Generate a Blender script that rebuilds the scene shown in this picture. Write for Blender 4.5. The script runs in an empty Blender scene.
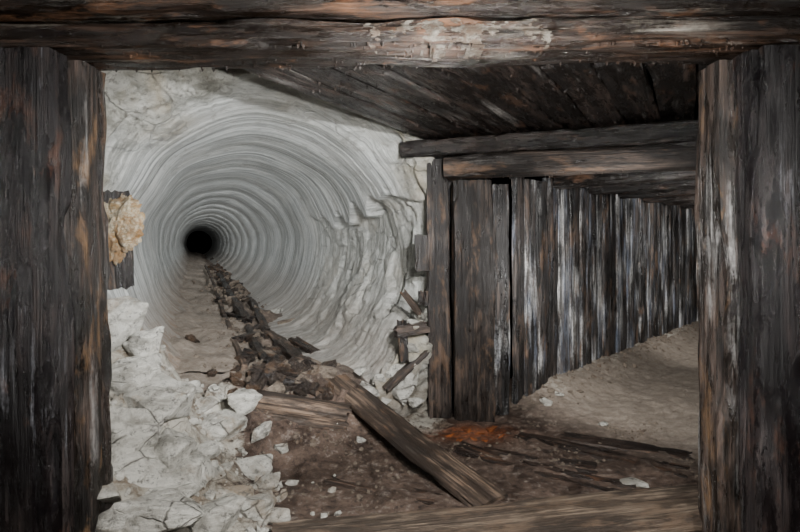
import bpy, bmesh, math, random
from mathutils import Vector, Matrix, noise
from mathutils.bvhtree import BVHTree
random.seed(7)
scn = bpy.context.scene
COL = scn.collection
CZ = 1.35; F = 533.33; HY = 242.0
def ray(px, py, d):
    return Vector(((px-400)/F*d, d, CZ-(py-HY)/F*d))
def sm(x, a, b):
    t = max(0.0, min(1.0, (x-a)/(b-a)))
    return t*t*(3-2*t)
def N(x, y=0, z=0): return noise.noise(Vector((x, y, z)))

# ------------------------------------------------------------------ materials
def newmat(name):
    m = bpy.data.materials.new(name); m.use_nodes = True
    nt = m.node_tree; nt.nodes.clear()
    out = nt.nodes.new('ShaderNodeOutputMaterial'); b = nt.nodes.new('ShaderNodeBsdfPrincipled')
    nt.links.new(b.outputs[0], out.inputs[0])
    return m, nt, b
class G:
    def __init__(s, nt): s.nt = nt
    def n(s, t, **k):
        x = s.nt.nodes.new(t)
        for a, v in k.items(): setattr(x, a, v)
        return x
    def l(s, a, b): s.nt.links.new(a, b)
    def mapping(s, vec, scale, rot=(0,0,0)):
        m = s.n('ShaderNodeMapping'); m.inputs['Scale'].default_value = scale; m.inputs['Rotation'].default_value = rot
        s.l(vec, m.inputs[0]); return m.outputs[0]
    def noise(s, vec, scale=1, detail=6, rough=.6, dist=0):
        m = s.n('ShaderNodeTexNoise'); m.inputs['Scale'].default_value = scale; m.inputs['Detail'].default_value = detail
        m.inputs['Roughness'].default_value = rough; m.inputs['Distortion'].default_value = dist
        s.l(vec, m.inputs['Vector']); return m.outputs[0]
    def ramp(s, f, stops):
        r = s.n('ShaderNodeValToRGB'); e = r.color_ramp.elements
        while len(e) < len(stops): e.new(.5)
        for i, (p, c) in enumerate(stops):
            e[i].position = p; e[i].color = (c, c, c, 1) if not hasattr(c, '__len__') else tuple(c)+(1,)
        s.l(f, r.inputs[0]); return r.outputs[0]
    def mix(s, f, a, b, mode='MIX'):
        m = s.n('ShaderNodeMix', data_type='RGBA', blend_type=mode)
        for v, i in ((f, 0), (a, 6), (b, 7)):
            if hasattr(v, 'is_linked'): s.l(v, m.inputs[i])
            elif i == 0: m.inputs[0].default_value = v
            else: m.inputs[i].default_value = tuple(v)+(1,)
        return m.outputs[2]
    def math(s, op, a, b=0.0):
        m = s.n('ShaderNodeMath', operation=op)
        for v, i in ((a, 0), (b, 1)):
            if hasattr(v, 'is_linked'): s.l(v, m.inputs[i])
            else: m.inputs[i].default_value = v
        return m.outputs[0]
    def bump(s, h, strength, dist, prev=None):
        b = s.n('ShaderNodeBump'); b.inputs['Strength'].default_value = strength; b.inputs['Distance'].default_value = dist
        s.l(h, b.inputs['Height'])
        if prev: s.l(prev, b.inputs['Normal'])
        return b.outputs[0]
    def cracks(s, pos, sc):
        nz = s.n('ShaderNodeTexNoise'); nz.inputs['Scale'].default_value = sc*1.3; nz.inputs['Detail'].default_value = 6
        s.l(pos, nz.inputs['Vector'])
        vm = s.n('ShaderNodeVectorMath', operation='SCALE'); s.l(nz.outputs['Color'], vm.inputs[0]); vm.inputs['Scale'].default_value = .35/sc
        va = s.n('ShaderNodeVectorMath', operation='ADD'); s.l(pos, va.inputs[0]); s.l(vm.outputs[0], va.inputs[1])
        vo = s.n('ShaderNodeTexVoronoi', feature='DISTANCE_TO_EDGE'); vo.inputs['Scale'].default_value = sc
        s.l(s.mapping(va.outputs[0], (1,1,1.7), (.4,.3,.2)), vo.inputs['Vector'])
        e = s.ramp(vo.outputs['Distance'], [(.0, 1.), (.035, 0.)])
        return s.math('MULTIPLY', e, s.ramp(s.noise(pos, sc*.8, 3, .5), [(.46, 0.), (.58, 1.)]))

def timber_mat(name, dark, light, rust=(.16,.06,.02), rust_t=.62, mold=(.42,.43,.42), mold_t=.62, rough=.55, mvar=.10, speck=.22, mf=18, ml=1.2, mold2=None):
    m, nt, b = newmat(name); g = G(nt)
    tc = g.n('ShaderNodeTexCoord'); oi = g.n('ShaderNodeObjectInfo')
    off = g.math('MULTIPLY', oi.outputs['Random'], 53.0)
    cmb = g.n('ShaderNodeCombineXYZ')
    for i in range(3): g.l(off, cmb.inputs[i])
    va = g.n('ShaderNodeVectorMath', operation='ADD'); g.l(tc.outputs['Object'], va.inputs[0]); g.l(cmb.outputs[0], va.inputs[1])
    v = va.outputs[0]
    grain = g.noise(g.mapping(v, (46, 46, 1.3)), 1, 10, .68, .3)
    big = g.noise(g.mapping(v, (4.5, 4.5, 1.3)), 1, 8, .68)
    blot = g.noise(g.mapping(v, (15, 15, 3.2)), 1, 10, .74)
    col = g.mix(g.ramp(grain, [(.42, 0.), (.60, 1.)]), dark, light)
    col = g.mix(g.ramp(big, [(.46, .95), (.55, 0.)]), col, tuple(c*.4 for c in dark))
    col = g.mix(g.ramp(blot, [(.44, .85), (.53, 0.)]), col, tuple(c*.6 for c in dark))
    r = g.noise(g.mapping(v, (7, 7, 2.6)), 1.0, 10, .74, .3)
    r = g.math('ADD', r, g.math('MULTIPLY', g.math('SUBTRACT', blot, .5), .35))
    col = g.mix(g.ramp(r, [(rust_t-.05, 0.), (rust_t, .35), (rust_t+.10, .9)]), col, rust)
    v2 = g.n('ShaderNodeVectorMath', operation='ADD'); g.l(v, v2.inputs[0]); v2.inputs[1].default_value = (11, 3, 7)
    mo = g.noise(g.mapping(v2.outputs[0], (mf, mf, ml)), 1.0, 10, .74, .2)
    mo = g.math('ADD', mo, g.math('MULTIPLY', g.math('SUBTRACT', g.noise(v2.outputs[0], 55, 6, .78), .5), speck))
    mo = g.math('ADD', mo, g.math('MULTIPLY', g.math('SUBTRACT', g.noise(g.mapping(v2.outputs[0], (2.2,2.2,1.8)), 1, 3, .5), .5), .6))
    mo = g.math('ADD', mo, g.math('MULTIPLY', g.math('SUBTRACT', oi.outputs['Random'], .5), mvar))
    mc = g.mix(g.ramp(g.noise(g.mapping(v, (9,9,1.8)), 1, 5, .6), [(.42, 0.), (.58, 1.)]), mold2 or tuple(c*.55 for c in mold), mold)
    col = g.mix(g.ramp(mo, [(mold_t-.03, 0.), (mold_t+.06, .32), (mold_t+.18, 1.)]), col, mc)
    g.l(col, b.inputs['Base Color'])
    g.l(g.ramp(blot, [(.38, rough-.2), (.62, rough+.2)]), b.inputs['Roughness'])
    bm = g.bump(grain, 1.0, .022); bm = g.bump(blot, .5, .02, bm); bm = g.bump(g.noise(v, 70, 4, .7), .35, .006, bm); bm = g.bump(mo, .35, .015, bm)
    g.l(bm, b.inputs['Normal'])
    return m
M_POST = timber_mat('wet_black_post_wood', (.007,.005,.006), (.042,.031,.029), (.11,.055,.036), .62, (.50,.51,.56), .625, .32)
M_POST2 = timber_mat('wet_brown_post_wood', (.012,.009,.007), (.090,.063,.050), (.20,.115,.055), .595, (.50,.49,.48), .63, .34)
M_CAP = timber_mat('rusty_cap_wood', (.013,.008,.005), (.080,.046,.030), (.17,.082,.042), .60, (.42,.39,.34), .65, .32)
M_LAG = timber_mat('streaked_lagging_wood', (.009,.008,.008), (.070,.054,.046), (.15,.09,.055), .60, (.58,.58,.57), .53, .40, .12, .40, 19, 1.5, (.16,.185,.24))
M_BEAM = timber_mat('grey_brown_beam_wood', (.014,.010,.008), (.100,.072,.056), (.15,.088,.052), .60, (.32,.30,.28), .68, .46)
M_CEIL = timber_mat('wet_ceiling_wood', (.009,.007,.006), (.052,.036,.029), (.10,.052,.03), .62, (.34,.32,.30), .64, .28)
M_PLANK = timber_mat('muddy_floor_plank', (.045,.030,.021), (.23,.16,.112), (.20,.12,.07), .60, (.36,.32,.28), .66, .6)
M_MUDBOARD = timber_mat('mud_soaked_board', (.022,.013,.009), (.120,.078,.056), (.18,.09,.05), .60, (.32,.27,.24), .62, .42)
M_SILL = timber_mat('tan_sill_wood', (.075,.052,.036), (.26,.20,.145), (.15,.10,.065), .56, (.42,.38,.33), .66, .65)
M_ROT = timber_mat('rotten_black_wood', (.011,.008,.007), (.085,.056,.039), (.15,.085,.045), .60, (.3,.26,.22), .66, .38)

def rock_mat(name, a, b_, stain=(.28,.22,.14), stain_t=.6, sc=1.0, crack=0, rough=.75):
    m, nt, b = newmat(name); g = G(nt)
    v = g.n('ShaderNodeNewGeometry').outputs['Position']
    n1 = g.noise(v, 2.2*sc, 10, .68, .6); n2 = g.noise(g.mapping(v, (1,1,2.2), (.5,.4,0)), 5*sc, 10, .78, .5)
    col = g.mix(g.ramp(n2, [(.40, 0.), (.56, 1.)]), a, b_)
    col = g.mix(g.ramp(n1, [(stain_t, 0.), (stain_t+.10, .75)]), col, stain)
    dk = g.noise(v, 26*sc, 8, .8)
    col = g.mix(g.ramp(dk, [(.38, .8), (.47, 0.)]), col, tuple(c*.3 for c in a))
    bm = g.bump(n2, 1.0, .08); bm = g.bump(g.noise(v, 38, 8, .75), .6, .02, bm)
    if crack:
        c = g.cracks(v, crack); col = g.mix(g.math('MULTIPLY', c, .8), col, (.06,.05,.04)); bm = g.bump(g.math('MULTIPLY', c, -1.0), 1.0, .02, bm)
    g.l(col, b.inputs['Base Color']); b.inputs['Roughness'].default_value = rough
    g.l(bm, b.inputs['Normal']); return m
M_ROCK = rock_mat('pale_quartzite_rock', (.38,.365,.32), (.74,.725,.66), (.36,.27,.18), .515, 1.0, 5)
M_DULLROCK = rock_mat('dull_brown_rock', (.07,.06,.05), (.16,.14,.12))  # dull brown rock for the side walls, drift end and roof
M_OCHRE = rock_mat('ochre_crusted_rock', (.46,.30,.13), (.74,.66,.50), (.34,.16,.04), .47, 4)
M_CRUST = rock_mat('pale_mineral_crust', (.10,.085,.065), (.34,.31,.26), (.12,.07,.04), .45, 10)
M_DIRTROCK = rock_mat('muddy_rock', (.12,.09,.065), (.30,.245,.19), (.12,.07,.04), .55, 2)
M_COAL = rock_mat('black_wet_rock', (.014,.011,.010), (.065,.05,.040), (.14,.085,.05), .50, 2, 0, .3)
M_ORANGE = rock_mat('orange_iron_crust', (.38,.10,.02), (.62,.19,.04), (.14,.05,.02), .50, 5)

def tunnel_mat():
    m, nt, b = newmat('bored_tunnel_rock'); g = G(nt)
    uv = g.n('ShaderNodeUVMap'); uv.uv_map = 'UVMap'; v = uv.outputs[0]
    pos = g.n('ShaderNodeNewGeometry').outputs['Position']
    att = g.n('ShaderNodeAttribute'); att.attribute_name = 'tint'
    sep = g.n('ShaderNodeSeparateColor'); g.l(att.outputs['Color'], sep.inputs[0])
    face = sep.outputs[0]; mud = sep.outputs[1]
    lines = g.noise(g.mapping(v, (.22, 22, 1), (0,0,.006)), 1, 8, .78, .05)
    rings = g.noise(g.mapping(v, (.05, 7, 1)), 1, 4, .7, .03)
    n1 = g.noise(pos, 1.6, 9, .65, .5); n2 = g.noise(pos, 7, 9, .8, .5)
    col = g.mix(g.ramp(lines, [(.43, 0.), (.56, 1.)]), (.27,.285,.28), (.72,.74,.72))
    col = g.mix(g.ramp(rings, [(.42, .55), (.49, 0.)]), col, (.20,.205,.20))
    col = g.mix(g.ramp(n1, [(.48, 0.), (.62, .4)]), col, (.76,.76,.72))
    col = g.mix(g.ramp(n2, [(.39, .6), (.46, 0.)]), col, (.22,.21,.19))
    fn = g.noise(g.mapping(pos, (1,1,2), (.5,.4,0)), 4, 10, .8, .6)
    fc = g.mix(g.ramp(fn, [(.42, 0.), (.55, 1.)]), (.38,.375,.325), (.76,.755,.69))
    fc = g.mix(g.ramp(n1, [(.50, 0.), (.62, .65)]), fc, (.46,.39,.27))
    fc = g.mix(g.ramp(g.noise(pos, 22, 8, .8), [(.39, .75), (.46, 0.)]), fc, (.17,.155,.13))
    ck = g.cracks(pos, 2.6)
    fc = g.mix(g.math('MULTIPLY', ck, .75), fc, (.09,.08,.065))
    col = g.mix(face, col, fc)
    mf = g.math('MULTIPLY', mud, g.ramp(n2, [(.35, .35), (.55, 1.)]))
    col = g.mix(mf, col, (.27,.205,.155))
    g.l(col, b.inputs['Base Color']); g.l(g.ramp(n2, [(.4, .32), (.6, .6)]), b.inputs['Roughness'])
    bm = g.bump(lines, .9, .022); bm = g.bump(rings, .7, .03, bm); bm = g.bump(n2, .6, .04, bm)
    mx = g.math('MULTIPLY', face, g.math('SUBTRACT', fn, g.math('MULTIPLY', ck, .3))); bm = g.bump(mx, .9, .13, bm)
    bm = g.bump(g.noise(pos, 40, 6, .75), .5, .018, bm)
    g.l(bm, b.inputs['Normal']); return m
M_TUN = tunnel_mat()

def floor_mat():
    m, nt, b = newmat('muddy_mine_floor'); g = G(nt)
    pos = g.n('ShaderNodeNewGeometry').outputs['Position']
    att = g.n('ShaderNodeAttribute'); att.attribute_name = 'tint'
    sep = g.n('ShaderNodeSeparateColor'); g.l(att.outputs['Color'], sep.inputs[0])
    n1 = g.noise(pos, 3.5, 10, .74, .4); n2 = g.noise(pos, 16, 9, .8); n3 = g.noise(pos, 70, 5, .7)
    mud = g.mix(g.ramp(n1, [(.40, 0.), (.60, 1.)]), (.050,.031,.022), (.20,.137,.102))
    mud = g.mix(g.ramp(n2, [(.38, .85), (.48, 0.)]), mud, (.022,.014,.011))
    mud = g.mix(g.ramp(n2, [(.54, 0.), (.64, .8)]), mud, (.40,.34,.295))
    rk = g.mix(g.ramp(n1, [(.42, 0.), (.54, 1.)]), (.25,.195,.14), (.62,.59,.51))
    rk = g.mix(g.ramp(n2, [(.39, .7), (.47, 0.)]), rk, (.15,.12,.09))
    ck = g.cracks(pos, 5)
    rk = g.mix(g.math('MULTIPLY', ck, .8), rk, (.07,.055,.04))
    sand = g.mix(g.ramp(n2, [(.38, 0.), (.62, 1.)]), (.23,.185,.145), (.42,.36,.30))
    col = g.mix(sep.outputs[1], mud, sand)
    f = g.math('ADD', sep.outputs[0], g.math('MULTIPLY', g.math('SUBTRACT', n1, .5), 1.6))
    f = g.math('ADD', f, g.math('MULTIPLY', g.math('SUBTRACT', n2, .5), 1.2))
    col = g.mix(g.ramp(f, [(.42, 0.), (.74, 1.)]), col, rk)
    fo = g.math('MULTIPLY', sep.outputs[2], g.ramp(n2, [(.42, .1), (.55, .9)]))
    col = g.mix(fo, col, (.45,.12,.025))
    g.l(col, b.inputs['Base Color']); g.l(g.ramp(n1, [(.38, .30), (.6, .85)]), b.inputs['Roughness'])
    bm = g.bump(n1, .8, .07); bm = g.bump(n2, 1.0, .05, bm); bm = g.bump(n3, .6, .01, bm)
    g.l(bm, b.inputs['Normal']); return m
M_FLOOR = floor_mat()

# ------------------------------------------------------------------ helpers
def add(name, me, mat, label=None, cat=None, group=None, kind=None, smooth=True):
    o = bpy.data.objects.new(name, me); COL.objects.link(o)
    if mat and not me.materials: me.materials.append(mat)
    if smooth:
        for p in me.polygons: p.use_smooth = True
    if label: o['label'] = label
    if cat: o['category'] = cat
    if group: o['group'] = group
    if kind: o['kind'] = kind
    return o

def timber(name, p0, p1, w, h, mat, label, cat, group=None, amp=.008, roll=0.0, rnd=.012, broken=0.0, seg=.05, side=None, bow=0.0, drips=0):
    p0 = Vector(p0); p1 = Vector(p1); L = (p1-p0).length; z = (p1-p0).normalized()
    if side is None:
        side = Vector((1,0,0)) if abs(z.z) > .7 else z.cross(Vector((0,0,1))).normalized()
    side = (side - z*side.dot(z)).normalized(); y = z.cross(side)
    R = Matrix((side, y, z)).transposed().to_4x4() @ Matrix.Rotation(roll, 4, 'Z')
    sd = random.uniform(0, 500)
    per = max(5, int(w/.02)); perh = max(4, int(h/.02)); per = min(per, 16); perh = min(perh, 16)
    sec = []
    def edge(a, b, n):
        for i in range(n): sec.append((a[0]+(b[0]-a[0])*i/n, a[1]+(b[1]-a[1])*i/n))
    c = [(-w/2,-h/2),(w/2,-h/2),(w/2,h/2),(-w/2,h/2)]
    edge(c[0],c[1],per); edge(c[1],c[2],perh); edge(c[2],c[3],per); edge(c[3],c[0],perh)
    rr = min(rnd, w*.3, h*.3)
    def roundc(x, yy):
        ax, ay = abs(x)-(w/2-rr), abs(yy)-(h/2-rr)
        if ax > 0 and ay > 0:
            q = math.hypot(ax, ay)
            if q > rr: ax, ay = ax/q*rr, ay/q*rr
            return (math.copysign(w/2-rr+ax, x), math.copysign(h/2-rr+ay, yy))
        return (x, yy)
    n = max(6, int(L/seg)); bm = bmesh.new(); rows = []
    for j in range(n+1):
        t = j/n; zz = t*L; row = []
        for (x0, y0) in sec:
            x, yy = roundc(x0, y0)
            k = N(x0*22+sd, y0*22, zz*1.3)*amp*1.2 + N(x0*6, y0*6+sd, zz*2.5)*amp*1.0 + N(x0*40, y0*40, zz*9+sd)*amp*.3
            k -= amp*1.6*max(0, .12-abs(N(x0*14+sd, y0*14, zz*.8)))/.12*.6
            l = math.hypot(x, yy) or 1
            x += x/l*k; yy += yy/l*k
            e = (abs(x0)/(w/2))*(abs(y0)/(h/2))
            if e > .7:
                ch = max(0, N(zz*3+sd, x0*9, y0*9)-.15)*.07*min(1, min(w,h)/.15)
                x -= math.copysign(ch, x); yy -= math.copysign(ch, yy)
            dz = 0
            if broken and (j < 3 or j > n-3):
                q = broken*abs(N(x0*30+sd, y0*30, 3.3 if j<3 else 9.1))*2
                dz = q if j < 3 else -q
            bw = bow*math.sin(t*math.pi)
            row.append(bm.verts.new((x + N(zz*.9+sd)*amp, yy + bw + N(zz*.9, sd)*amp, zz+dz)))
        rows.append(row)
    m = len(sec)
    for j in range(n):
        for i in range(m):
            bm.faces.new((rows[j][i], rows[j][(i+1)%m], rows[j+1][(i+1)%m], rows[j+1][i]))
    for row, s in ((rows[0], -1), (rows[-1], 1)):
        cv = Vector((0,0,0))
        for v in row: cv += v.co
        cv /= m; cv.z -= s*(0.005+broken*.3)
        c0 = bm.verts.new(cv)
        for i in range(m):
            f = (row[(i+1)%m], row[i], c0) if s < 0 else (row[i], row[(i+1)%m], c0)
            bm.faces.new(f)
    if drips:
        inv = R.to_3x3().inverted(); dn = inv @ Vector((0,0,-1))
        for _ in range(drips):
            zz = random.uniform(.02, L-.02); sx = random.uniform(-w/2, w/2)
            base = Vector((sx, 0, zz))
            if abs(dn.y) > .8: base.y = math.copysign(h/2-.004, dn.y)
            else: base = Vector((math.copysign(w/2-.004, dn.x), random.uniform(-h/2,h/2), zz))
            ln = random.uniform(.008,.016); rd = random.uniform(.004,.009)
            mt = Matrix.Translation(base+dn*ln*.3) @ dn.to_track_quat('-Z','Y').to_matrix().to_4x4()
            bmesh.ops.create_cone(bm, cap_ends=True, segments=6, radius1=rd*.3, radius2=rd, depth=ln, matrix=mt)
    me = bpy.data.meshes.new(name); bm.to_mesh(me); bm.free()
    o = add(name, me, mat, label, cat, group)
    try: me.set_sharp_from_angle(angle=math.radians(50))
    except Exception: pass
    o.matrix_world = Matrix.Translation(p0) @ R
    return o
def crust(parent, M, cen, uax, vax, hw, hh, seed, label):
    me0 = parent.data; bv = BVHTree.FromPolygons([M @ v.co for v in me0.vertices], [tuple(p.vertices) for p in me0.polygons])
    nrm = uax.cross(vax).normalized(); bm = bmesh.new(); nx, ny = 130, 50; g = []
    for j in range(ny+1):
        row = []
        for i in range(nx+1):
            a = i/nx*2-1; b = j/ny*2-1
            p = cen + uax*a*hw + vax*b*hh
            q = .62-math.hypot(a, b) + 1.3*noise.fractal(Vector((a*3+seed, b*1.2, seed)), .6, 2, 6)
            hit = bv.ray_cast(p+nrm*.2, -nrm, .4)[0]
            if hit is None: hit = p; q = -1
            th = min(max(q, 0)*.015, .003)+.003*abs(N(a*20, b*14, seed))*(q>0)
            row.append((bm.verts.new(hit + nrm*(th if q > .1 else -.004)), q))
        g.append(row)
    for j in range(ny):
        for i in range(nx):
            qs = (g[j][i], g[j][i+1], g[j+1][i+1], g[j+1][i])
            if max(x[1] for x in qs) > .1 and min(x[1] for x in qs) > -.9: bm.faces.new([x[0] for x in qs])
    bmesh.ops.delete(bm, geom=[v for v in bm.verts if not v.link_faces], context='VERTS')
    inv = M.inverted()
    for v in bm.verts: v.co = inv @ v.co
    me = bpy.data.meshes.new('mineral_crust'); bm.to_mesh(me); bm.free()
    o = add('mineral_crust', me, M_CRUST, label); o.parent = parent

def rock_mesh(size, seed, sub=3, rough=.05, fine=0.0, bev=.05):
    rg = random.Random(seed); bm = bmesh.new()
    for i in range(12):
        v = Vector((rg.uniform(-1,1), rg.uniform(-1,1), rg.uniform(-1,1)))
        mx = max(abs(v.x), abs(v.y), abs(v.z)); v = v/mx*(.75+.25*rg.random())
        bm.verts.new(v)
    r = bmesh.ops.convex_hull(bm, input=bm.verts)
    junk = [e for e in r['geom_interior']+r['geom_unused'] if isinstance(e, bmesh.types.BMVert)]
    if junk: bmesh.ops.delete(bm, geom=list(set(junk)), context='VERTS')
    bmesh.ops.bevel(bm, geom=bm.edges[:], offset=bev, segments=1, affect='EDGES', profile=.5)
    bmesh.ops.triangulate(bm, faces=bm.faces[:])
    for _ in range(sub-1):
        bmesh.ops.subdivide_edges(bm, edges=bm.edges[:], cuts=1, use_grid_fill=True)
    so = Vector((seed*3.1 % 97,0,0))
    for v in bm.verts:
        d = v.co.normalized(); q = noise.fractal(v.co*2.2+so, 1.0, 2.0, 4)*rough*2
        if fine: q += noise.noise(v.co*7+so)*fine + noise.noise(v.co*15+so)*fine*.6
        v.co += d*q
        v.co = Vector((v.co.x*size[0]/2, v.co.y*size[1]/2, v.co.z*size[2]/2))
    me = bpy.data.meshes.new('rock'); bm.to_mesh(me); bm.free(); return me
def facet(p, sc, sd):
    d, pts = noise.voronoi(p*sc+Vector((sd,0,0)))
    c = pts[0]; g = Vector((N(c.x*7.1,c.y,c.z), N(c.x,c.y*7.3,c.z), N(c.x,c.y,c.z*6.7)))
    return g.dot(p*sc+Vector((sd,0,0))-c)*1.2 + N(c.x*3.3,c.y*2.7,c.z*4.1)*.8
# ------------------------------------------------------------------ layout
A = Vector((-.363, .932, 0)); U = Vector((.932, .363, 0)); C = Vector((-.85, 3.73, 1.29)); R0 = 1.03
DD = Vector((math.sin(math.radians(43)), math.cos(math.radians(43)), 0)); DP = Vector((DD.y, -DD.x, 0))
P0 = Vector((.93, 4.33, 0))
def su(x, y):
    d = Vector((x, y, 0)) - Vector((C.x, C.y, 0)); return d.dot(A), d.dot(U)
def tprof(u, s):
    return (.14*u*u + .06*sm(-u,-.1,.3) - .17*sm(u, .05, .5) + .10*N(s*1.3, u*2.5, 3) + .05*N(s*3.7, u*5, 8))*sm(s, .2, 1.0)
def floor_h(x, y):
    s, u = su(x, y)
    h = .38*sm(s, -.75, .1)*(1-sm(u, .55, 1.0))*sm(u, -1.3, -.9)
    md = .78*sm(-u, .1, 1.1)*sm(s, -1.7, -.1)*(1-sm(s, -.05, .7))
    h = max(h, md) + .25*min(h, md)*(1-sm(s,-.1,.2))
    k = min(1, h*2.2)*(1-sm(s, 0, .4))
    rough = .02+.04*k
    h += N(x*3, y*3, 1)*rough + N(x*9, y*9, 2)*.016 + N(x*22, y*22, 5)*.008
    if k > .02: h += k*(.17*facet(Vector((x,y,.3)), 2.4, 5)+.075*facet(Vector((x,y,.3)), 5.0, 2))
    q = Vector((x-P0.x, y-P0.y, 0)); al = q.dot(DD); ac = q.dot(DP)
    if al > -.3: h += .14*(1-sm(ac, .0, .5))*sm(al, -.3, .6)
    return h + (tprof(u, s) if abs(u) < 1 and s > .2 else 0)
def tint(x, y):
    s, u = su(x, y)
    white = sm(-u, .05, .45)*sm(s, -1.9, -1.2)*(1-sm(s, -.1, .25))*.85
    white = max(white, sm(s,-.5,-.2)*sm(u,.55,.8)*(1-sm(u,1.2,1.3))*.7)
    q = Vector((x-P0.x, y-P0.y, 0)); al = q.dot(DD); ac = q.dot(DP)
    sand = sm(al+ac*.2, -.25, .5)*sm(ac, -.2, .1)
    sand = max(sand, (.85*(1-sm(u,-.15,.15))+.3)*sm(s, -.2, .4)*(1 if abs(u)<1 else 0))
    white = max(white, .5*(1-sm(ac,.0,.35))*sm(al,-.1,.5)*sm(ac,-.3,-.1))
    om = math.exp(-(((x-.50)/.26)**2+((y-3.76)/.14)**2))
    return white, min(sand, 1), om
def grid_mesh(name, nx, ny, fn, skip=None):
    bm = bmesh.new(); lay = bm.verts.layers.float_color.new('tint'); g = []
    for j in range(ny+1):
        row = []
        for i in range(nx+1):
            co, t = fn(i/nx, j/ny); v = bm.verts.new(co); v[lay] = (*t, 1); row.append(v)
        g.append(row)
    for j in range(ny):
        for i in range(nx):
            q = (g[j][i], g[j][i+1], g[j+1][i+1], g[j+1][i])
            if skip and skip(sum((v.co for v in q), Vector())/4): continue
            bm.faces.new(q)
    bmesh.ops.delete(bm, geom=[v for v in bm.verts if not v.link_faces], context='VERTS')
    me = bpy.data.meshes.new(name); bm.to_mesh(me); bm.free(); return me
def bw(b): return b + .6*math.sin(2*math.pi*(b-.42)-math.pi)/(2*math.pi)
def ff(a, b):
    x = -2.3+9.5*(a**1.5); y = -1.5+11.5*(bw(b)-bw(0))
    return Vector((x, y, floor_h(x, y))), tint(x, y)
def fskip(c):
    s, u = su(c.x, c.y); q = Vector((c.x-P0.x, c.y-P0.y, 0)); al = q.dot(DD); ac = q.dot(DP)
    if s > .42 and u < .95: return True
    return (s > .35 and ac < -.3) or ac > 3.6 and c.y > 3.4
add('floor', grid_mesh('floor', 340, 400, ff, fskip), M_FLOOR, 'brown muddy mine floor with rubble', kind='structure')
def tf(a, b):
    s = .38+b*b*44; u = -.95+1.9*a
    p = C + A*s + U*u; z = floor_h(p.x, p.y) if s < 4 else .38+N(p.x*3,p.y*3)*.02+N(p.x*9,p.y*9)*.015+tprof(u, s)
    return Vector((p.x, p.y, z)), (0, min(1,.85*(1-sm(u,-.15,.15))+.3), 0)
add('floor_tunnel', grid_mesh('floor_tunnel', 70, 380, tf), M_FLOOR, 'brown packed muck floor of bored tunnel', kind='structure')

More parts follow.
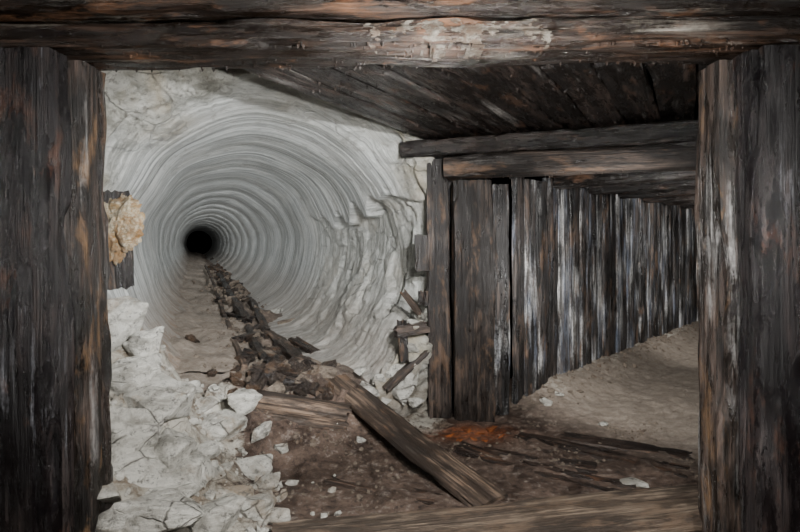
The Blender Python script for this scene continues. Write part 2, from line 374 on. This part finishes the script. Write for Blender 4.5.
def build_tunnel():
    bm = bmesh.new(); uvl = bm.loops.layers.uv.new('UVMap'); lay = bm.verts.layers.float_color.new('tint')
    NT = 300; TH0 = -math.pi/2
    ss = []
    s = 0.0
    while s < 46: ss.append(s); s += .019 + s*.0065
    stations = [('t', v) for v in reversed(ss)] + [('f', (k/56)) for k in range(1, 57)]
    grid = []; uvs = []
    for kind, val in stations:
        row = []; uvr = []
        for i in range(NT+1):
            th = TH0 + 2*math.pi*(i % NT)/NT; ct, st = math.cos(th), math.sin(th)
            if kind == 't':
                s = val; rho = R0
                sp = s + (th+math.pi/2)*.012 + .012*N(ct*1.5,st*1.5,s*.7)
                a1 = .5+.5*sm(N(s*1.3, ct*1.4, st*1.4), -.3, .3)
                rho += a1*.008*((sp/.12) % 1.0) + .006*N(sp*4.5, 7, ct*.4) + .005*((sp/.36+.6*N(sp*.8)) % 1.0)
                rho += N(ct*2, st*2, s*.35)*.045 + N(ct*4, st*4, s*2)*.010
                wgt = sm(ct, .25, .75)*(1-sm(st, .30, .52))*sm(s,.0,.15)*(1-sm(s, 2.6, 3.8))
                lip = sm(math.sin(s*2.1)*.06+.34-st + .16*N(s*3,1,2), -.01, .012)
                p = C + A*s + (U*ct+Vector((0,0,st)))*rho
                rho += wgt*lip*(.12+.10*facet(p, 1.6, 3)+.035*facet(p,5,8)+.015*N(p.x*9,p.y*9,p.z*9))
                bell = .17*(1-sm(s, 0, .8))**2*(1+.7*N(ct*2.5,st*2.5,4)); rho += bell
                kk = (1-sm(s+.25*N(ct*3,st*3,8),.0,.45)); rho += kk*(.09*facet(p,2.5,4)+.04*facet(p,7,6)+.03*N(p.x*8,p.y*8,p.z*8))
                ax = s; fc = (1-sm(s+.4*N(p.x*2,p.y*2,p.z*2), .0, .6))*(.4+.6*sm(N(p.x*3,p.y*3,p.z*3),-.3,.3)); fc = max(fc, wgt*lip*.45)
                mud = (1-sm(st, -.78, -.2))*(1 if ct<0 else .55)
                uu, vv = (i/NT)*6.28, s
            else:
                q = val; bell = .17*(1+.7*N(ct*2.5,st*2.5,4)); rho = R0+bell+q*1.10; e = q*1.10
                left = max(0, -ct); up = max(0, st)
                ax = -e*(1.5*left**1.2 + .5*up*(1-sm(ct,.1,.6))) - .02
                uu_ = rho*ct
                if uu_ > 1.16: ax += (uu_-1.16)*2.2
                if ct > .2: ax += e*.25
                if st > .2 : ax -= .35*max(0, e-.35)*(1-sm(ct,.1,.6))
                p = C + A*ax + (U*ct+Vector((0,0,st)))*rho
                k = sm(q, 0, .14)
                base = .05*facet(C + (U*ct+Vector((0,0,st)))*rho,2.5,4)*(1-k)
                big = .28 if ct < .5 else .13
                ax += -base+(big*facet(p, 1.7, 1)+.15*facet(p, 3.6, 9)+.05*facet(p,9,3)+.03*N(p.x*6,p.y*6,p.z*6)+.015*N(p.x*16,p.y*16,p.z*16))*k
                fc = 1; mud = (1-sm(p.z, .1, .5))*.5; vv = -e; uu = (i/NT)*6.28
            pos = C + A*ax + (U*ct+Vector((0,0,st)))*rho
            if i < NT:
                v = bm.verts.new(pos); v[lay] = (fc, mud, 0, 1); row.append(v)
            else: row.append(row[0])
            uvr.append((uu, vv))
        grid.append(row); uvs.append(uvr)
    for j in range(len(grid)-1):
        for i in range(NT):
            f = bm.faces.new((grid[j][i], grid[j][i+1], grid[j+1][i+1], grid[j+1][i]))
            for lp, q in zip(f.loops, ((j,i),(j,i+1),(j+1,i+1),(j+1,i))): lp[uvl].uv = uvs[q[0]][q[1]]
    bmesh.ops.reverse_faces(bm, faces=bm.faces[:])
    me = bpy.data.meshes.new('wall_tunnel'); bm.to_mesh(me); bm.free(); return me
add('wall_tunnel', build_tunnel(), M_TUN, 'pale grey rock face with circular machine-bored tunnel', kind='structure')

def rough_wall(name, a, b, z0, z1, mat, label, nx=60, ny=30):
    a = Vector(a); b = Vector(b); d = b-a; n = Vector((-d.y, d.x, 0)).normalized()
    def fn(u, v):
        p = a+d*u; p.z = z0+(z1-z0)*v; return p + n*(N(p.x*1.7,p.y*1.7,p.z*1.7)*.06), (0,0,0)
    add(name, grid_mesh(name, nx, ny, fn), mat, label, kind='structure')
rough_wall('wall_left', (-1.95,-1.5,0), (-2.03,2.9,0), -.1, 2.8, M_DULLROCK, 'dark rough rock side wall')
rough_wall('wall_right', (2.05,-1.5,0), (2.6,3.0,0), -.1, 2.8, M_DULLROCK, 'dark rough rock side wall')
dr0 = Vector((2.6,3.0,0)); rough_wall('wall_drift', dr0, dr0+DD*9, -.1, 2.8, M_DULLROCK, 'dark rough wall of timbered drift')
e0 = P0+DD*7.6-DP*.4; rough_wall('wall_end', e0, e0+DP*3, -.1, 2.6, M_DULLROCK, 'dark end of timbered drift')
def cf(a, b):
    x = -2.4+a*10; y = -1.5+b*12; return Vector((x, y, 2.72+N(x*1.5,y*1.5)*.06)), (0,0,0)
add('ceiling', grid_mesh('ceiling', 100, 100, cf, lambda c: su(c.x,c.y)[0] > .9 and su(c.x,c.y)[1] < 1.0), M_DULLROCK, 'rough rock roof above the timbering', kind='structure')

# ------------------------------------------------------------------ front timber set
timber('timber_post', (-1.490, 2.055, .0), (-1.515, 2.055, 2.075), .42, .14, M_POST, 'near-black wet squared timber post', 'post', None, .010, rnd=.02, seg=.03)
timber('timber_post', (-1.400, 2.245, .0), (-1.435, 2.245, 2.08), .31, .19, M_POST2, 'narrower wet brown post behind the black post', 'post', None, .011, rnd=.02, seg=.03)
timber('timber_post', (1.545, 2.055, .0), (1.530, 2.055, 2.085), .40, .15, M_POST, 'dark weathered timber post with pale mineral streaks', 'post', None, .010, rnd=.02, seg=.03)
timber('timber_post', (1.470, 2.255, .0), (1.455, 2.255, 2.09), .32, .19, M_POST2, 'brown weathered timber post behind the dark post', 'post', None, .011, rnd=.02, seg=.03)
cb = timber('cap_beam', (-1.85, 2.16, 2.135), (1.9, 2.16, 2.165), .30, .10, M_CAP, 'long rusty brown cap beam crusted with drips', 'beam', None, .014, rnd=.02, seg=.03, drips=420)
timber('cap_beam', (-1.85, 2.13, 2.265), (1.9, 2.13, 2.285), .30, .12, M_CAP, 'upper dark brown timber stacked on the cap beam', 'beam', None, .012, rnd=.02, seg=.03)
X = Vector((1,0,0)); Z = Vector((0,0,1))
crust(cb, cb.matrix_world.copy(), Vector((.22, 2.01, 2.145)), X, Z, .36, .06, 3.0, 'faint pale cream mineral crust on beam face')
timber('timber_sill', (-.55, 2.27, .035), (1.9, 2.72, .045), .34, .08, M_SILL, 'muddy tan timber sill across the floor', 'beam', None, .010, rnd=.02)

for i in range(7):
    y = 1.82-i*.27
    timber('roof_board', (-1.85, y, 2.36), (1.9, y, 2.37), .25, .045, M_CEIL, 'dark wet roof board resting on cap beams', 'board', 'roof boards over the approach', .006)

bd = Vector((.49, .872, 0)).normalized(); bp = Vector((bd.y, -bd.x, 0))
start = Vector((-.66, 2.41, 2.16))
for i in range(15):
    w = .19; o = start + bp*(i*.205)
    t0 = (2.36-o.y)/bd.y
    t1 = (4.20-.388*o.x-o.y)/(bd.y+.388*bd.x)
    a = o+bd*t0; b = o+bd*t1
    if a.x > 1.9: continue
    if (b-a).length < .4: continue
    timber('roof_board', a+Vector((0,0,random.uniform(-.008,.012))), b+Vector((0,0,random.uniform(-.008,.012))), w+.006, .045, M_CEIL, 'dark wet roof board spanning the junction', 'board', 'roof boards over the junction', .008, roll=random.uniform(-.07,.07), drips=25)

# ------------------------------------------------------------------ portal of timbered drift
def capline(x): return 4.10-.388*x
timber('portal_beam', (.04, capline(0)+.05, 2.055), (2.25, capline(2.25)+.06, 2.055), .20, .125, M_CEIL, 'dark flat upper cap timber above drift entrance', 'beam', None, .008)
timber('portal_beam', (.36, capline(.36)+.09, 1.905), (2.25, capline(2.25)+.09, 1.900), .22, .160, M_BEAM, 'grey-brown rounded cap beam over drift entrance', 'beam', None, .01, rnd=.045, drips=40)
timber('portal_post', (.305, 4.15, .0), (.285, 4.15, 1.985), .17, .16, M_BEAM, 'narrow dark brown post beside the bored tunnel', 'post', None, .010)
timber('portal_post', (.565, 4.09, .0), (.55, 4.09, 1.815), .30, .18, M_BEAM, 'wide brown post carrying the drift cap beam', 'post', None, .012)
timber('portal_post', (.79, 4.21, .0), (.79, 4.21, 1.80), .13, .12, M_LAG, 'thin dark split post beside drift entrance', 'post', None, .010)
for k, (px, py, w) in enumerate([(.46, 4.36, .16), (.66, 4.38, .16)]):
    timber('lagging_board', (px, py, .0), (px, py, 2.0), w, .04, M_LAG, 'dark vertical lagging board behind entrance posts', 'board', 'lagging boards lining the drift', .006)
x = -.02; k = 0
while x < 7.4:
    w = random.uniform(.12, .25); c = P0 + DD*(x+w/2) + DP*random.uniform(-.02, .02)
    lean = DD*random.uniform(-.008,.008)
    top = 1.90+random.uniform(-.03,.02)
    timber('lagging_board', c+Vector((0,0,-.01)), c+lean+Vector((0,0,top)), w+.000, random.uniform(.04,.06), M_LAG,
           'vertical dark lagging board with pale mineral streaks', 'board', 'lagging boards lining the drift', .009, side=DD, roll=random.uniform(-.08,.08), seg=.05 if x<4 else .12)
    x += w; k += 1
for i in range(9):
    s = .62+i*.75
    a = P0+DD*s+DP*.06; b = P0+DD*s+DP*1.8
    timber('drift_cap', (a.x,a.y,1.875), (b.x,b.y,1.875), .15, .11, M_CEIL, 'dark cap beam crossing the timbered drift', 'beam', 'drift cap beams', .008)
s = .0
while s < 7.3:
    w = random.uniform(.16,.21); a = P0+DD*(s)+DP*-.08; b = P0+DD*(s)+DP*1.85
    timber('roof_board', (a.x,a.y,1.965), (b.x,b.y,1.965), w-.01, .04, M_CEIL, 'dark roof board crossing the timbered drift', 'board', 'roof boards of the drift', .006, seg=.1)
    s += w
# ------------------------------------------------------------------ floor timbers
def on(px, py, lift=0.0):
    d = 1.6
    while d < 30:
        p = ray(px, py, d)
        h = floor_h(p.x, p.y)
        if p.z < h: break
        d += .01
    return Vector((p.x, p.y, h+lift))
def lay(name, a, b, w, h, mat, label, cat='plank', group=None, lift=None, **k):
    pa = on(*a); pb = on(*b); lift = h*.35 if lift is None else lift
    pa.z += lift; pb.z += lift
    return timber(name, pa, pb, w, h, mat, label, cat, group, **k)
lay('floor_plank', (492,506), (334,380), .22, .05, M_PLANK, 'long muddy plank lying towards the tunnel mouth', lift=.006, amp=.011, rnd=.02)
lay('floor_plank', (324,404), (283,349), .11, .06, M_PLANK, 'short split brown board leaning in rubble', lift=.05, broken=.04)
lay('floor_log', (238,410), (350,424), .17, .15, M_PLANK, 'short muddy brown log lying across the rubble', 'log', lift=.035, rnd=.05, broken=.04, amp=.014)
for (a, b) in [((455,446),(640,492)),((515,434),(690,474)),((480,450),(600,470)),((560,436),(694,456)),((330,478),(440,500))]:
    lay('floor_board', a, b, .17, .05, M_MUDBOARD, 'reddish brown board trodden into the muck', 'plank', 'boards trodden into the floor', lift=-.014, amp=.016, broken=.05)
def tlay(name, u0, s0, u1, s1, w, h, mat, label, cat, dz=.0, **k):
    """lay a timber inside the tunnel in several leaning lengths"""
    pa = C+A*s0+U*u0; pb = C+A*s1+U*u1
    pa.z = floor_h(pa.x, pa.y)+dz; pb.z = floor_h(pb.x, pb.y)+dz
    return timber(name, pa, pb, w, h, mat, label, cat, None, **k)
for (u0,s0,u1,s1,w,h,m) in [(-.02,.35,.0,2.3,.09,.08,M_ROT),(.03,2.5,-.02,5.2,.09,.08,M_ROT),(-.02,5.4,.03,9.5,.09,.08,M_ROT),(.24,.2,.18,2.0,.10,.07,M_PLANK),(.2,2.2,.26,4.6,.09,.07,M_ROT)]:
    tlay('track_timber', u0,s0,u1,s1,w,h,m,'rotten timber length running along tunnel floor','timber', .03, broken=.05, amp=.02)
for (u0,s0,u1,s1) in [(-.20,.3,-.19,3.2),(-.19,3.3,-.20,7.5),(-.20,7.6,-.19,14)]:
    tlay('track_rail', u0,s0,u1,s1,.05,.06,M_PLANK,'muddy brown rail edge running up the tunnel','rail', .04, amp=.006)
for (px, py, wd) in [(280,378,60),(262,360,50),(252,340,40),(236,318,30),(226,300,28),(216,284,20)]:
    r = random.uniform(-8,8)*wd/60
    a = on(px-wd*.4, py+r); b = on(px+wd*.4, py-r)
    a.z += .01; b.z += .01
    if (a-b).length > 1.2: continue
    timber('sleeper', a, b, .10, .07, M_ROT, 'decayed black wooden sleeper half buried in muck', 'sleeper', 'rotten sleepers in the tunnel', .025, broken=.06, roll=random.uniform(-.5,.5))
bp_ = ray(291, 326, 5.0); 
tlay('broken_board', .36, 1.5, .52, 1.1, .13, .05, M_ROT, 'dark broken board resting on tunnel muck', 'plank', .10, broken=.05)

def bit(a, b, d, d2, w, h, mat, label):
    timber('timber_offcut', ray(a[0], a[1], d), ray(b[0], b[1], d2), w, h, mat, label, 'offcut', None, .01, broken=.03)
bit((384,391),(428,350),3.96,4.00,.09,.05,M_BEAM,'grey offcut plank leaning beside the portal post')
bit((394,332),(428,326),3.96,4.03,.09,.09,M_BEAM,'short dark timber block wedged by the post')
bit((402,290),(420,314),3.96,4.03,.05,.05,M_PLANK,'small splintered brown timber piece')
bit((422,234),(422,272),4.0,4.0,.11,.07,M_BEAM,'upright brown timber block beside the post')
bit((404,363),(402,318),3.98,4.0,.06,.05,M_ROT,'short dark upright timber stub')
bit((424,290),(424,306),4.0,4.0,.08,.07,M_ROT,'small black timber wedge')
timber('timber_stub', ray(118,290,2.98), ray(114,190,2.98), .15, .10, M_ROT, 'short dark broken timber against rock wall', 'timber', None, .01, broken=.03)
def rock(size, loc, rot, mat, label, group=None, seed=None, sub=3, rough=.05, name='rock', fine=0.0, bev=.05):
    me = rock_mesh(size, random.randint(0,99999) if seed is None else seed, sub, rough, fine, bev)
    o = add(name, me, mat, label, 'rock', group)
    try: me.set_sharp_from_angle(angle=math.radians(28))
    except Exception: pass
    o.location = loc; o.rotation_euler = rot; return o
def lump():
    bm = bmesh.new(); bmesh.ops.create_icosphere(bm, subdivisions=6, radius=1)
    for v in bm.verts:
        d = v.co.normalized()
        q = 1 + .38*noise.fractal(d*1.7+Vector((4.2,1,3)), .9, 2, 3) + .22*facet(d, 3.2, 7) + .07*facet(d, 8, 2) + .04*noise.noise(d*16)
        v.co = Vector((d.x*q*.122, d.y*q*.04, d.z*q*.158))
    me = bpy.data.meshes.new('mineral_lump'); bm.to_mesh(me); bm.free()
    o = add('mineral_lump', me, M_OCHRE, 'ochre and cream crumbly mineral crust beside timber stub', 'rock')
    o.location = ray(120, 228, 2.93); o.rotation_euler = (0, .25, -.2)
lump()
# ------------------------------------------------------------------ rubble
big = [
 (245,405,.28,.2,.14),(222,432,.60,.38,.20),(165,412,.50,.36,.24),(132,470,.54,.40,.22),(190,482,.56,.42,.18),
 (255,512,.34,.22,.12),(150,518,.54,.36,.16),(215,522,.34,.26,.14),(128,385,.42,.34,.30),(182,396,.28,.22,.16),(120,340,.32,.28,.36),
 (144,360,.28,.26,.26),(205,408,.2,.18,.12),(125,428,.38,.28,.20),(250,470,.32,.24,.12),(115,310,.2,.2,.24),
 (268,488,.18,.14,.10),(282,450,.14,.12,.08),(275,520,.2,.14,.08),(262,432,.18,.14,.10),(168,452,.32,.24,.16),(236,498,.2,.16,.12),(110,500,.3,.3,.2),(205,455,.2,.16,.14)]
for (px, py, w, dd, h) in big:
    p = on(px, py)
    rock((w*.9,dd*.95,h*1.1), p+Vector((0,0,h*.08)), (random.uniform(-.22,.22), random.uniform(-.22,.22), random.uniform(-.6,.9)), M_ROCK, 'angular pale grey-cream rock block in rubble heap', 'pale rubble blocks', sub=4, rough=.04, bev=.05)
for (px, py, s) in [(300,415,.16),(335,425,.14),(395,372,.14),(370,392,.16),(400,395,.2),(415,402,.14),(385,405,.12),(410,380,.14),(360,372,.12),(412,350,.16),(418,325,.14),(405,410,.16),(378,380,.12)]:
    p = on(px, py)
    if py < 373 or p.y > 4.3: p = ray(px, py, 4.02)
    rock((s,s*.9,s*.8), p+Vector((0,0,s*.1)), (random.uniform(-.5,.5),random.uniform(-.5,.5),random.uniform(0,6)), M_ROCK, 'pale broken rock beside the entrance post', 'pale rocks by the post')
for (px, py, s, m) in [(262,355,.10,M_ROCK),(236,330,.09,M_DIRTROCK),(288,325,.20,M_DIRTROCK),(300,345,.2,M_DIRTROCK),(278,312,.15,M_ROCK),(284,300,.12,M_DIRTROCK),(268,352,.07,M_ROCK),(635,486,.12,M_ROCK),(603,425,.07,M_ROCK),(545,404,.09,M_ROCK),(560,396,.08,M_ROCK),(580,392,.06,M_DIRTROCK),(218,262,.2,M_DIRTROCK),(212,258,.2,M_COAL),(246,300,.12,M_DIRTROCK),(312,366,.14,M_DIRTROCK)]:
    p = on(px, py); rock((s*1.3,s,s*.5), p+Vector((0,0,s*.1)), (random.uniform(-.3,.3),random.uniform(-.3,.3),random.uniform(0,6)), m, 'loose flat rock lying on the muck floor', 'loose floor rocks')
for (px, py, s) in [(450,436,.05),(466,430,.08),(480,434,.06),(492,430,.09),(500,437,.05),(474,440,.05),(459,441,.04),(485,441,.04)]:
    p = on(px, py); rock((s*1.6,s,s*.4), p, (random.uniform(-.3,.3),random.uniform(-.3,.3),random.uniform(0,6)), M_ORANGE, 'bright orange iron-stained crust fragment by the post', 'orange crust fragments')
for i in range(60):
    px = random.gauss(272,24); py = random.gauss(378,13); p = on(px, py); s = random.uniform(.04,.13)
    rock((s*1.3,s,s*.8), p+Vector((0,0,s*.2)), (random.uniform(-.6,.6),random.uniform(-.6,.6),random.uniform(0,6)), random.choice([M_COAL,M_COAL,M_COAL,M_DIRTROCK]), 'black wet rock lump in debris pile', 'black debris lumps', sub=3, rough=.12)
for i in range(150):
    s0 = .1+15*random.random()**2.0; u0 = random.gauss(.12, .13); p = C+A*s0+U*u0; p.z = floor_h(p.x, p.y); s = random.uniform(.05,.15)*(1+s0*.05)
    rock((s*1.3,s,s*.7), p+Vector((0,0,s*.12)), (random.uniform(-.6,.6),random.uniform(-.6,.6),random.uniform(0,6)), random.choice([M_COAL,M_COAL,M_DIRTROCK]), 'dark muddy debris lump along the old track', 'debris lumps along the track', sub=3, rough=.12)

def gravel(name, pts, smin, smax, mat, label):
    bm = bmesh.new()
    for p in pts:
        s = smin+(smax-smin)*random.random()**2.5
        mt = Matrix.Translation(p) @ Matrix.Rotation(random.uniform(0,6),4,Vector((random.random(),random.random(),random.random()+.1)).normalized()) @ Matrix.Diagonal((s*random.uniform(.6,1.4), s, s*random.uniform(.4,.9), 1))
        r = bmesh.ops.create_icosphere(bm, subdivisions=1, radius=.5, matrix=mt)
        for v in r['verts']: v.co += Vector((random.uniform(-1,1),random.uniform(-1,1),random.uniform(-1,1)))*s*.13
    me = bpy.data.meshes.new(name); bm.to_mesh(me); bm.free()
    add(name, me, mat, label, 'gravel', kind='stuff', smooth=False)
pts = []
while len(pts) < 600:
    x = random.uniform(-1.9,-.2); y = random.uniform(2.3,3.7); w = tint(x,y)[0]
    if random.random() < w+.06: pts.append(Vector((x,y,floor_h(x,y)+.002)))
gravel('pale_gravel', pts, .010, .08, M_ROCK, 'pale angular gravel over the rubble heap')
pts = []
while len(pts) < 1500:
    x = random.uniform(-1.0,1.9); y = random.uniform(2.5,4.0)
    if N(x*2.5,y*2.5,8) > random.uniform(-.1,.35): pts.append(Vector((x,y,floor_h(x,y)+.001)))
gravel('muck_gravel', pts, .006, .035, M_DIRTROCK, 'brown crumbly muck and small stones')
pts = []
for i in range(900):
    s = .4+6*random.random()**1.3; u = random.gauss(.05,.25)
    if abs(u) > .55: continue
    p = C+A*s+U*u; pts.append(Vector((p.x,p.y,floor_h(p.x,p.y))))
gravel('tunnel_gravel', pts, .01, .07, M_DIRTROCK, 'brown stones strewn on tunnel floor')
pts = []
for i in range(380):
    s = random.uniform(-.1,5); p = P0+DD*s+DP*abs(random.gauss(.08,.13)); pts.append(Vector((p.x,p.y,floor_h(p.x,p.y)+.001)))
gravel('wall_gravel', pts, .010, .065, M_DIRTROCK, 'pale crumbs spilled along the lagging')

# ------------------------------------------------------------------ lights
def spot(loc, tgt, e, ang, blend, size=.06, col=(1,.98,.95)):
    l = bpy.data.lights.new('unseen_spot', 'SPOT'); l.energy = e; l.spot_size = math.radians(ang); l.spot_blend = blend; l.shadow_soft_size = size; l.color = col  # unseen spots: hand-torch beams plus fill added in the tunnel and drift
    o = bpy.data.objects.new('unseen_spot', l); COL.objects.link(o); o.location = loc
    o.rotation_euler = (Vector(tgt)-Vector(loc)).to_track_quat('-Z','Y').to_euler(); return o
def point(loc, e, size, col=(1,.97,.93)):
    l = bpy.data.lights.new('lamp', 'POINT'); l.energy = e; l.shadow_soft_size = size; l.color = col
    o = bpy.data.objects.new('lamp', l); COL.objects.link(o); o.location = loc; return o
point((.6,-.1,1.65), 170, .04)
spot((.30,1.15,1.6), (.0,3.6,1.1), 330, 155, .8, .03)
spot((.45,1.2,1.8), C+A*1.0+Vector((0,0,-.1)), 780, 66, .9, .02, (.98,.99,1))
up = Vector((0,0,.4))
s = .1
while s < 42:
    spot(C+A*s+up*.9, C+A*(s+5)-up*.2, (48+s*3.0)*(1-.97*sm(s, 7, 36)), 130, 1.0, .03, (.96,.98,1)); s += 1.3+s*.10  # row of added, unseen spots keeps the tunnel bright far in
spot(P0+DD*-.9+DP*1.0+Vector((0,0,1.25)), P0+DD*3+DP*.0+Vector((0,0,.9)), 260, 120, 1.0, .03)  # added unseen spot to brighten the near drift lagging and floor
spot(P0+DD*2.0+DP*1.3+Vector((0,0,1.5)), P0+DD*6+DP*.0+Vector((0,0,.7)), 210, 130, 1.0, .03)  # second added spot, out of sight, brightens the drift further along
w = bpy.data.worlds.new('World'); scn.world = w; w.use_nodes = True
w.node_tree.nodes['Background'].inputs[0].default_value = (0,0,0,1); w.node_tree.nodes['Background'].inputs[1].default_value = 0
cam = bpy.data.cameras.new('Camera'); cam.lens = 24; cam.sensor_width = 36; cam.shift_y = -.03; cam.clip_start = .05
co = bpy.data.objects.new('Camera', cam); COL.objects.link(co); co.location = (0,0,CZ); co.rotation_euler = (math.pi/2,0,0)
scn.camera = co
